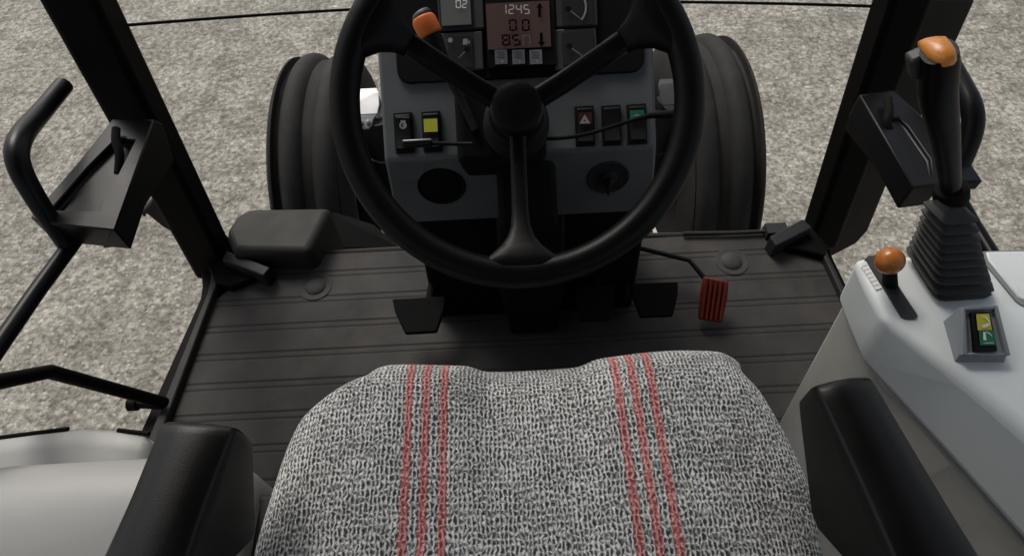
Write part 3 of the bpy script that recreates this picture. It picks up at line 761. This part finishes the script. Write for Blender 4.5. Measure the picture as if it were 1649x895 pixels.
# armrests: rounded padded bars
def armrest(topL, topR, botL, zt, th, label, rootpt):
    pass
def arm_bar(front, rear, wf, wr, hs, name):
    k = MB(); d = (rear - front); L_ = d.length; e = d.normalized(); sd = V((e.y, -e.x, 0)).normalized(); 
    if sd.x < 0: sd = -sd
    rg = []
    for f, tp in ((0, .84), (.012, .95), (.03, .99), (.06, 1), (.12, 1), (.2, 1.0), (.30, 1), (.35, 1), (.40, 1), (.46, 1), (.53, 1), (.7, 1.0), (1, 1)):
        c = front.lerp(rear, f); w = (wf + (wr - wf) * f) * (.5 if f > .04 else .5 * (.86 + .14 * tp)); h = [hs[i][1] + (hs[i + 1][1] - hs[i][1]) * (f - hs[i][0]) / (hs[i + 1][0] - hs[i][0]) for i in range(len(hs) - 1) if hs[i][0] <= f <= hs[i + 1][0]][0]
        dz = -.010 * (1 - tp) / .28
        rnd = .32
        pts = []
        # cross-section: flat topped with rounded shoulders, narrower underneath
        for a, q in ((-1, -1), (-1, -.14), (-.95, -.045), (-.86, .0), (-.3, .004 / .06), (.3, .004 / .06), (.86, .0), (.95, -.045), (1, -.14), (1, -1)):
            pts.append(c + sd * (a * w) + V((0, 0, q * h * (1 if q > -.5 else tp) + dz if q < 0 else q * .06 + dz)))
        rg.append(pts)
    k.loft(rg)
    return k.build(name, 'armrest', seat, bevel=0, angle=60)
HS = [(0, .042), (.04, .05), (.30, .105), (.35, .105), (.53, .06), (1, .04)]
al_f, al_r = (U(260, 684, z=1.72) + U(376, 675, z=1.72)) / 2, (U(165, 895, z=1.72) + U(300, 895, z=1.72)) / 2
arl = arm_bar(al_f, al_r + (al_r - al_f) * .9, .072, .072, HS, 'armrest'); arl['label'] = 'black armrest left of the striped cushion'
ar_f, ar_r = (U(1316, 610, z=1.72) + U(1400, 608, z=1.72)) / 2, (U(1440, 895, z=1.72) + U(1580, 895, z=1.72)) / 2
arr = arm_bar(ar_f, ar_r + (ar_r - ar_f) * .9, .056, .080, HS, 'armrest'); arr['label'] = 'black armrest between the cushion and the console'

# ------------------------------------------------------------------ left wheel arch
arch = thing('wheel_arch', (-.75, .1, FLOOR), 'pale grey curved wheel arch beside the left armrest', 'wheel arch')
k = MB()
zt = 1.44
pf = [(.0, -.40), (.0, -.06), (-.004, -.025), (-.016, -.006), (-.04, .006), (-.07, .009), (-.11, .001), (-.16, -.022), (-.24, -.07), (-.60, -.30)]
xe = U(424, 775, z=zt).x - .015; yfr = U(250, 722, z=zt).y
rg = []
for x, dyy, dzz in ((-1.45, -.085, .02), (-1.15, -.045, .012), (-.95, -.02, .006), (-.8, -.008, 0), (-.7, 0, 0), (xe - .10, .0, 0), (xe - .035, -.012, -.0), (xe - .012, -.03, -.008), (xe, -.06, -.03)):
    rg.append([V((x, yfr + a * (1 + max(0, -.55 - x) * 1.6) + dyy, zt + b_ + dzz)) for a, b_ in pf] + [V((x, yfr - .6, zt - .40))])
k.loft(rg); k.build('inner_arch', 'arch', arch, angle=70)
k = MB(); rg = []
p_out = [(0, 703), (60, 695), (130, 688), (190, 692), (230, 699), (240, 716)]
zo = 1.36
for i, (px, py) in enumerate([(-260, 765), (-120, 730)] + p_out):
    p = U(px, py, z=zo); e = .0 if i < 7 else .02
    rg.append([p + V((0, 0, -.3)), p + V((0, 0, -.006)), p + V((0, -.006, -.001)), p + V((0, -.03, .0 - e)), p + V((0, -.09, -.012 - e)), p + V((0, -.16, -.03)), p + V((0, -.16, -.3))])
k.loft(rg); k.build('outer_fender', 'arch', arch, angle=70)
k = MB(); k.tube([U(-120, 732, z=zo - .004), U(0, 704, z=zo - .004), U(110, 690, z=zo - .004)], .0035, 8); k.tube([U(190, 692, z=zo - .004), U(240, 698, z=zo - .004)], .0035, 8); k.build('edge_seal', 'pillar', arch)
k = MB(); a = U(404, 808, z=1.36)
k.prism([V((a.x - .12, a.y, 1.40)), V((a.x + .09, a.y, 1.40)), V((a.x + .09, a.y - .5, 1.40)), V((a.x - .12, a.y - .5, 1.40))], V((0, 0, -.3))); k.build('seat_side_box', 'sill', arch, bevel=.008)

# ------------------------------------------------------------------ right console
con = thing('side_console', (.7, .2, FLOOR), 'pale grey side console with levers and switch box right of the seat', 'console')
CZ = 1.62
T0 = U(1375, 413, z=CZ)
T = [T0, U(1396, 462, z=CZ), U(1424, 516, z=CZ), U(1545, 604, z=CZ), U(1655, 696, z=CZ)]
T.append(T[-1] + (T[-1] - T[-2]) * 1.2); T.append(T[-1] + V((.02, -.4, 0)))
B0 = U(1346, 478, y=T0.y)
zb = B0.z
Bp = [B0, U(1364, 530, z=zb), U(1386, 582, z=zb), U(1520, 733, z=zb), U(1660, 892, z=zb)]
Bp.append(Bp[-1] + (Bp[-1] - Bp[-2]) * 1.2); Bp.append(Bp[-1] + V((.02, -.4, 0)))
rx = 1.25
def cont(P, front_inset=0): return [V((rx, P[0].y - front_inset, P[0].z))] + P + [V((rx, P[-1].y, P[-1].z))]
k = MB()
k.loft([cont(Bp), cont(T)])
k.build('upper_body', 'console', con, bevel=.012, seg=5, angle=60)
W0 = U(1252, 688, y=T0.y - .005)
Wp = [V((p.x, p.y - .005, max(zb - .004, 0))) + V((.010, 0, 0)) for p in Bp]
Wf = [V((W0.x, W0.y, FLOOR - .02)), V((W0.x - .02, W0.y - .12, FLOOR - .02)), V((W0.x - .02, W0.y - .2, FLOOR - .02)), V((W0.x - .01, W0.y - .5, FLOOR - .02)), V((W0.x, -.3, FLOOR - .02)), V((W0.x, -.5, FLOOR - .02)), V((W0.x, -.9, FLOOR - .02))]
Wp = Wp
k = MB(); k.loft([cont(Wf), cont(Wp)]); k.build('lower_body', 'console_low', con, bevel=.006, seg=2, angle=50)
# raised cover with a joint round it
def onc(px, h=0): return [U(x, y, z=CZ + h) for x, y in px]
k = MB(); k.prism(onc([(1577, 405), (1583, 420), (1636, 484), (1646, 491), (1740, 488), (1740, 398)], .002), V((0, 0, -.006))); k.build('cover_joint', 'groove', con)
k = MB(); k.prism(onc([(1588, 405), (1592, 418), (1640, 478), (1648, 483), (1740, 480), (1740, 402)], .0035), V((0, 0, -.006))); k.build('cover_panel', 'console', con, bevel=.002)
# slot plate and printed scale
k = MB(); k.prism(onc([(1396, 420), (1394, 416), (1398, 412), (1411, 411), (1416, 414), (1477, 506), (1478, 509), (1473, 513), (1459, 513), (1452, 510)], .002), V((0, 0, -.006))); k.build('lever_slot', 'slot', con)
k = MB()
A = [(1384, 424), (1394, 420), (1421, 464), (1411, 467)]
qa = [U(x, y, z=CZ + .0012) for x, y in A]
N_ = 7
for i in range(N_):
    f0, f1 = i / N_ + .008, (i + 1) / N_ - .012
    k.face([qa[0].lerp(qa[3], f0), qa[1].lerp(qa[2], f0), qa[1].lerp(qa[2], f1), qa[0].lerp(qa[3], f1)])
k.build('printed_scale', 'white', con)
# switch box
hz = CZ + .022
q = [U(1551, 572, z=CZ + .014), U(1628, 572, z=CZ + .014), U(1607, 491, z=CZ + .034), U(1549, 494, z=CZ + .034)]
nq = (q[1] - q[0]).cross(q[3] - q[0]).normalized()
if nq.z < 0: nq = -nq
def rq(s0, t0, s1, t1, h): return [bil(q, s0, t0) + nq * h, bil(q, s1, t0) + nq * h, bil(q, s1, t1) + nq * h, bil(q, s0, t1) + nq * h]
k = MB()
k.loft([[V((p.x, p.y, CZ - .003)) + (p - (q[0] + q[2]) / 2) * .10 for p in q], [p - nq * .006 for p in q]])
def bar_(s0, t0, s1, t1): 
    k.prism(rq(s0, t0, s1, t1, -.008), nq * .0085)
bar_(0, 0, .10, 1); bar_(.90, 0, 1, 1); bar_(.10, .92, .90, 1); bar_(.10, 0, .90, .05)
sb = k.build('switch_box', 'housing', con, bevel=.0025, seg=2)
k = MB(); k.prism(rq(.10, .05, .90, .92, -.0065), nq * .002); k.build('inset_panel', 'housing_lt', sb)
k = MB(); k.prism(rq(.24, .08, .72, .88, -.004), nq * .006); rk = k.build('rocker', 'black', sb, bevel=.001)
k = MB(); k.face(rq(.32, .50, .66, .83, .0030)); 
def ic(px, mi): k.face([bil(q, s_, t_) + nq * .0045 for s_, t_ in px], mi)
ic([(.40, .56), (.50, .55), (.62, .61), (.55, .63), (.42, .60)], 1); ic([(.60, .61), (.62, .66), (.58, .74), (.50, .78), (.42, .79), (.42, .775), (.50, .76), (.57, .70)], 1)
o = k.build('yellow_symbol_key', ['yellow', 'white'], sb)
k = MB(); k.face(rq(.34, .20, .68, .49, .0030))
ic([(.40, .30), (.47, .29), (.47, .46), (.42, .46)], 1); ic([(.47, .45), (.52, .44), (.58, .40), (.61, .36), (.60, .40), (.56, .44), (.50, .465)], 1); ic([(.40, .235), (.62, .235), (.62, .245), (.40, .245)], 1)
o = k.build('green_symbol_key', ['green', 'white'], sb)

# joystick
jb = (U(1508, 486, z=CZ), U(1598, 480, z=CZ), U(1548, 405, z=CZ), U(1462, 412, z=CZ))
zt_ = CZ + .105
jt = (U(1523, 343, z=zt_), U(1568, 339, z=zt_), U(1540, 312, z=zt_), U(1493, 316, z=zt_))
joy = thing('joystick', (jb[0] + jb[2]) / 2, 'black joystick with orange cap on ridged rubber bellows', 'joystick')
k = MB(); NL = 10
def lerp4(f, grow, dz=0):
    c = [a.lerp(b_, f) for a, b_ in zip(jb, jt)]; m_ = sum(c, V((0, 0, 0))) / 4
    return [m_ + (p - m_) * grow + V((0, 0, dz)) for p in c]
fr_ = [0, .135, .25, .345, .43, .515, .60, .69, .80, .91, 1.0]
def rounded(c, r=.16):
    o_ = []
    for i in range(4):
        p, pr_, nx_ = c[i], c[i - 1], c[(i + 1) % 4]
        a, b_ = p.lerp(pr_, r), p.lerp(nx_, r)
        o_ += [a, p.lerp((a + b_) / 2, .5), b_]
    return o_
rg = [rounded(lerp4(0, 1.0, 0)), rounded(lerp4(0, 1.03, .004)), rounded(lerp4(.02, 1.03, .003))]
bulge = [1.0, 1.02, 1.0, .98, .96, .95, .95, .96, .98, 1.0, 1.0]
for i in range(NL - 1):
    g0 = bulge[i + 1]
    f_ = fr_[i + 1]
    for df, gk in ((-.034, .74), (-.026, 1.12), (-.020, 1.17), (-.004, 1.17), (.004, 1.12), (.040, .80)):
        rg.append(rounded(lerp4(f_ + df, gk * g0)))
rg.append(rounded(lerp4(1.0, .62)))
k.loft(rg); k.build('bellows', 'bellows', joy, angle=25)
jc = sum(jt, V((0, 0, 0))) / 4
g0p, g1p = U(1532, 318, z=zt_ - .004), U(1512, 83, z=CZ + .285)
e = (g1p - g0p).normalized()
k = MB(); k.lathe(g0p, e, [(-.012, .010), (-.008, .0155), (.0, .0175), (.012, .0175), (.018, .015), (.02, .005)], 20); k.build('neck', 'void', joy)
k = MB(); LJ = (g1p - g0p).length
sdx = V((1, 0, 0)); sdx = (sdx - e * sdx.dot(e)).normalized(); sdy = e.cross(sdx)
if sdy.y < 0: sdy = -sdy
rg = []
for f, wx, wy, ox in ((.03, .0118, .014, 0), (.15, .0125, .016, 0), (.35, .0142, .018, -.0005), (.50, .0165, .020, -.0015), (.62, .0185, .021, -.003), (.72, .0200, .022, -.0040), (.80, .0202, .022, -.0036), (.88, .0196, .0215, -.0015), (.95, .0190, .021, 0), (1.0, .0182, .020, .000)):
    c = g0p + e * (LJ * f) + sdx * ox; wx *= .76; wy *= .76
    rg.append([c + sdx * (wx * math.copysign(abs(math.cos(t_)) ** .8, math.cos(t_))) + sdy * (wy * math.copysign(abs(math.sin(t_)) ** .8, math.sin(t_))) for t_ in [2 * math.pi * j / 24 for j in range(24)]])
k.loft(rg); k.build('grip', 'wheel', joy, angle=60)
ol = [(1477, 66), (1488, 61), (1506, 58), (1524, 58), (1533, 68), (1540, 79), (1541, 88), (1536, 95), (1522, 99), (1506, 97), (1494, 90), (1484, 78)]
op = [U(x, y + 3, plane=(g1p + e * .001, e)) for x, y in ol]; oc = sum(op, V((0, 0, 0))) / len(op)
k = MB(); k.loft([[oc + (p - oc) * q_ + e * h_ for p in op] for q_, h_ in ((.98, -.005), (1.0, -.001), (.97, .0015), (.80, .0045), (.45, .0062), (.05, .0066))])
k.build('cap', 'orange', joy, angle=55)
k = MB(); c = g0p + e * (LJ * .93) + sdy * .012 - sdx * .013
k.box(c, .016, .016, .026, (sdx, sdy, e)); k.build('trigger', 'slot', joy, bevel=.003)

# small ball lever
bl = thing('ball_lever', U(1430, 455, z=CZ), 'short lever with round orange knob in the console slot', 'lever')
p0, p1 = U(1433, 459, z=CZ - .002), U(1433, 420, z=CZ + .045)
k = MB(); k.tube([p0, p0.lerp(p1, .5), p1], [.0088, .0078, .0072], 14); k.build('stem', 'void', bl)
k = MB(); k.ball(p1, .0158, n=28); k.build('knob', 'orange_ball', bl, angle=80)

# ------------------------------------------------------------------ doors: latch housings, grab handles, rails
def door(side, label):
    dr = thing('cab_door', V((-.72 * 1, .6, 1.3)) if side < 0 else V((.74, .6, 1.3)), label, 'door', 'cab doors')
    return dr
dl = door(-1, 'left cab door rails with curved black grab handle and latch box')
ZB = 1.53
k = MB()
# tray like latch housing: outer ring at the top, floor lower
oq = [(112, 396), (163, 398), (248, 193), (180, 190), (112, 270), (46, 352), (58, 370)]
def tray(px_o, px_i, z, h, depth, extra=None):
    o_ = [U(x, y, z=z) for x, y in px_o]; i_ = [U(x, y, z=z) for x, y in px_i]
    kk = MB(); n = len(o_)
    ob = [p + V((0, 0, -h)) for p in o_]; ib = [p + V((0, 0, -depth)) for p in i_]
    kk.loft([ob, o_, i_, ib], mi=0)
    return kk, o_, i_
kk, o_, i_ = tray([(64, 358), (184, 370), (247, 192), (181, 191), (128, 258), (48, 350)], [(92, 338), (160, 340), (218, 226), (186, 224), (140, 270), (84, 334)], ZB, .05, .012)
lh = kk.build('latch_housing', 'latch', dl, bevel=.003, seg=2)
# facing cheek of the housing towards the seat
ck = MB(); zc = ZB - .002
ck.loft([[U(184, 370, z=ZB), U(247, 192, z=ZB), U(262, 200, z=ZB - .03), U(281, 258, z=ZB - .07), U(192, 398, z=ZB - .05)],
         [U(176, 372, z=ZB - .004), U(238, 192, z=ZB - .004), U(250, 200, z=ZB - .034), U(268, 262, z=ZB - .08), U(165, 400, z=ZB - .055)]])
ck.build('latch_cheek', 'latch_side', lh, bevel=.002)
def lever(pts, parent, r=.0075):
    kk = MB(); kk.tube(pts, [r * .9, r, r, r * .85], 12, smooth=2); return kk.build('latch_lever', 'void', parent)
lever([U(187, 208, z=ZB + .012), U(186, 228, z=ZB + .010), U(194, 246, z=ZB + .002), U(190, 280, z=ZB - .015)], lh)
XD = -.735
k = MB()
ph = [U(103, 137, x=XD - .03), U(66, 182, x=XD - .03), U(30, 222, x=XD - .01), U(25, 262, x=XD + .0), U(60, 325, x=XD + .01), U(98, 380, x=XD + .02), U(108, 396, x=XD + .02)]
k.tube(ph, [.0145, .0145, .0165, .0165, .015, .014, .013], 18, smooth=2); k.build('grab_handle', 'latch', dl, angle=50)
k = MB(); k.tube([U(128, 376, x=XD + .03), U(60, 468, x=XD), U(-60, 640, x=XD)], .0125, 14); k.build('door_rail', 'latch', dl)
k = MB(); k.tube([U(-120, 640, x=XD - .02), U(0, 614, x=XD - .02), U(80, 598, x=XD - .02), U(264, 648, z=FLOOR + .05)], .0118, 14); 
k.tube([U(208, 651, z=FLOOR + .045), U(222, 650, z=FLOOR + .045)], .0135, 14); k.tube([U(222, 650, z=FLOOR + .045), U(262, 652, z=FLOOR + .04)], .009, 12)
k.build('lower_rail', 'pillar', dl, angle=30)

d2 = door(1, 'right cab door latch box and grab handle half hidden behind the joystick')
kk, o_, i_ = tray([(1470, 302), (1518, 296), (1512, 254), (1488, 190), (1438, 144), (1384, 152)], [(1480, 284), (1502, 280), (1498, 256), (1462, 204), (1448, 190), (1436, 192)], ZB, .05, .006)
lh2 = kk.build('latch_housing', 'latch', d2, bevel=.003, seg=2)
ck = MB()
ck.loft([[U(1470, 302, z=ZB), U(1384, 152, z=ZB), U(1378, 164, z=ZB - .03), U(1359, 208, z=ZB - .07), U(1458, 330, z=ZB - .05)],
         [U(1478, 304, z=ZB - .004), U(1394, 152, z=ZB - .004), U(1390, 164, z=ZB - .034), U(1372, 212, z=ZB - .08), U(1486, 330, z=ZB - .055)]])
ck.build('latch_cheek', 'latch_side', lh2, bevel=.002)
lever([U(1430, 160, z=ZB + .012), U(1432, 182, z=ZB + .010), U(1426, 200, z=ZB + .002), U(1440, 224, z=ZB - .015)], lh2)
XR = .755
k = MB(); k.tube([U(1525, 92, x=XR), U(1548, 134, x=XR), U(1566, 172, x=XR), U(1568, 208, x=XR), U(1552, 255, x=XR - .01), U(1530, 300, x=XR - .02), U(1520, 320, x=XR - .02)], [.0145, .0145, .0165, .0165, .015, .014, .013], 18, smooth=2); k.build('grab_handle', 'latch', d2, angle=50)
k = MB(); k.tube([U(1532, 300, x=XR - .03), U(1566, 360, x=XR), U(1640, 480, x=XR)], .0115, 14); k.build('door_rail', 'latch', d2)
k = MB(); k.box(U(1553, 285, z=1.5), .03, .04, .02, mi=0); k.build('rail_clamp', 'latch', d2, bevel=.003)

# ------------------------------------------------------------------ front axle with its wheels
WR, WY, WW = .50, 1.68, .255
xo = U(425, 215, d=1.97).x; xo2 = U(1233, 215, d=1.97).x
axl = thing('front_axle', V((X0, WY, 0)), 'front axle of the tractor with two ribbed black tyres beyond the dashboard', 'axle')
k = MB(); k.box((X0, WY - .02, .47), .9, .12, .13); k.build('beam', 'dark_metal', axl, bevel=.02)
k = MB(); k.box((X0, 1.75, .62), .36, 1.1, .28); k.build('chassis', 'dark_metal', axl, bevel=.03)
def front_wheel(cx, cy, r, w, s):
    ax = V((s, 0, 0)); c = V((cx, cy, r)); hw = w / 2
    def rib(x0, x1, top, e=.022): return [(x0, top - .026), (x0 + e * .35, top - .012), (x0 + e, top - .002), ((x0 + x1) / 2, top), (x1 - e, top - .002), (x1 - e * .35, top - .012), (x1, top - .026)]
    P = [(-hw * .78, r * .54), (-hw * .93, r * .62), (-hw * 1.0, r * .74), (-hw * .985, r * .84), (-hw * .92, r * .905), (-hw * .84, r - .030)]
    P += rib(-hw * .82, -hw * .22, r - .006) + rib(hw * .02, hw * .58, r - .001)
    P += [(hw * .66, r - .042), (hw * .73, r - .036), (hw * .75, r - .012), (hw * .80, r - .012), (hw * .88, r - .026), (hw * .95, r * .89), (hw * 1.0, r * .80), (hw * .99, r * .70), (hw * .93, r * .62), (hw * .78, r * .54)]
    k = MB(); k.lathe(c, ax, P, 80, caps=False); t = k.build('wheel', 'rubber', axl, angle=38)
    k = MB(); k.lathe(c, ax, [(-hw * .78, r * .555), (-hw * .80, r * .545), (-hw * .77, r * .535), (-hw * .72, r * .515)], 56, caps=False, mi=1)
    k.lathe(c, ax, [(-hw * .72, r * .515), (-hw * .45, r * .46), (hw * .2, r * .42), (hw * .25, r * .15), (hw * .4, r * .14), (hw * .42, .01)], 56, caps=False)
    k.lathe(c, ax, [(hw * .45, r * .46), (hw * .70, r * .50), (hw * .80, r * .53), (hw * .78, r * .56)], 56, caps=False, mi=1)
    k.build('wheel_rim', ['void', 'rim'], t, angle=40)
front_wheel(xo + WW / 2 + .005, WY, WR, WW, -1)
front_wheel(xo2 - WW / 2 - .005, WY, WR, WW, 1)
def knuckle(px, py, d, s, bright):
    c = U(px, py, d=d)
    k = MB(); k.lathe(c, (0, 0, 1), [(-.36, .046), (-.24, .050), (-.235, .060), (-.03, .060), (-.02, .055), (0, .05)], 28); t = k.build('kingpin', 'dark_metal', axl, angle=40)
    k = MB(); k.lathe(c + V((0, 0, -.145)), (0, 0, 1), [(-.003, .0595), (-.003, .0625), (.003, .0625), (.003, .0595)], 28, caps=False); k.build('ring_clip', bright, t)
    k = MB(); k.box(c + V((-s * .075, .02, -.02)), .14, .04, .03); k.build('steering_arm', 'dark_metal', t, bevel=.004)
    o = c + V((s * .03, 0, .0))
    def plate(rows, name, mt):                      # folded plate over the top of the pin and its bolted tab
        k = MB(); k.loft([[o + V((-w_, y_, z_)), o + V((w_, y_, z_)), o + V((w_, y_ + .004, z_ - .006)), o + V((-w_, y_ + .004, z_ - .006))] for y_, z_, w_ in rows])
        return k.build(name, mt, t, bevel=.002)
    plate([(-.062, .000, .012), (-.054, .006, .022), (-.036, .014, .026), (-.022, .022, .038)], 'bolted_tab', 'shaded_plate' if bright == 'shaded_plate' else 'steel')
    plate([(-.0215, .023, .040), (.01, .036, .046), (.050, .050, .044), (.076, .046, .034), (.088, .034, .022)], 'top_plate', bright)
    for xx in (-.011, .012):
        k = MB(); k.lathe(o + V((xx, -.046, .012)), (0, -.6, .8), [(0, .008), (.005, .008), (.007, .005), (.007, .0005)], 12); k.build('bolt', 'steel', t)
    k = MB(); k.tube([o + V((-s * .035, -.01, -.005)), o + V((-s * .062, .01, .02)), o + V((-s * .058, .04, .055))], .009, 10, smooth=1); k.build('pipe_bend', bright, t)
knuckle(606, 186, 1.96, -1, 'bright')
knuckle(1068, 172, 1.96, 1, 'shaded_plate')

# ------------------------------------------------------------------ box outside the left front corner of the floor
bx = thing('battery_box', V((-.5, 1.1, .7)), 'dark grey rounded box beyond the left front floor corner', 'box')
zb_ = 1.13
k = MB()
q = [U(372, 404, z=zb_), U(498, 406, z=zb_), U(533, 332, z=zb_), U(402, 334, z=zb_), U(380, 345, z=zb_), U(362, 372, z=zb_)]
k.prism([p for p in q], V((0, .02, -.45))); k.build('lid', 'step', bx, bevel=.022, seg=4, angle=50)
q2 = [U(508, 402, z=1.08), U(650, 402, z=.70), U(600, 360, z=.70), U(535, 338, z=1.10)]
k = MB(); k.prism(q2, V((-.05, .05, -.30))); k.build('side_guard', 'dark_metal', bx, bevel=.01)

# ------------------------------------------------------------------ light
world = bpy.data.worlds.new('World'); scene.world = world; world.use_nodes = True
nt = world.node_tree
sky = nt.nodes.new('ShaderNodeTexSky'); sky.sky_type = 'NISHITA'; sky.sun_disc = False
SUN_EL, SUN_AZ = R(48), R(-28)          # azimuth clockwise from +Y
sky.sun_elevation = SUN_EL; sky.sun_rotation = SUN_AZ
sky.air_density = 1.0; sky.dust_density = 4.0; sky.ozone_density = .6
hs = nt.nodes.new('ShaderNodeHueSaturation'); hs.inputs['Saturation'].default_value = .42      # veiled, hazy sky
nt.links.new(sky.outputs['Color'], hs.inputs['Color']); nt.links.new(hs.outputs['Color'], nt.nodes['Background'].inputs['Color'])
nt.nodes['Background'].inputs['Strength'].default_value = .12
sun = bpy.data.lights.new('sun', 'SUN'); sun.energy = 1.7; sun.angle = R(24); sun.color = (1, .95, .88)
so_ = bpy.data.objects.new('sun', sun); COL.objects.link(so_)
dirv = V((math.sin(SUN_AZ) * math.cos(SUN_EL), math.cos(SUN_AZ) * math.cos(SUN_EL), math.sin(SUN_EL)))
so_.rotation_euler = dirv.to_track_quat('Z', 'Y').to_euler(); so_.location = dirv * 20

vs_ = scene.view_settings
scene.display_settings.display_device = 'sRGB'
vs_.view_transform = 'Standard'; vs_.look = 'None'; vs_.gamma = 1; vs_.use_curve_mapping = False
vs_.exposure = 0.35
scene.cycles.use_denoising = True
scene.cycles.max_bounces = 6; scene.cycles.diffuse_bounces = 3; scene.cycles.glossy_bounces = 3
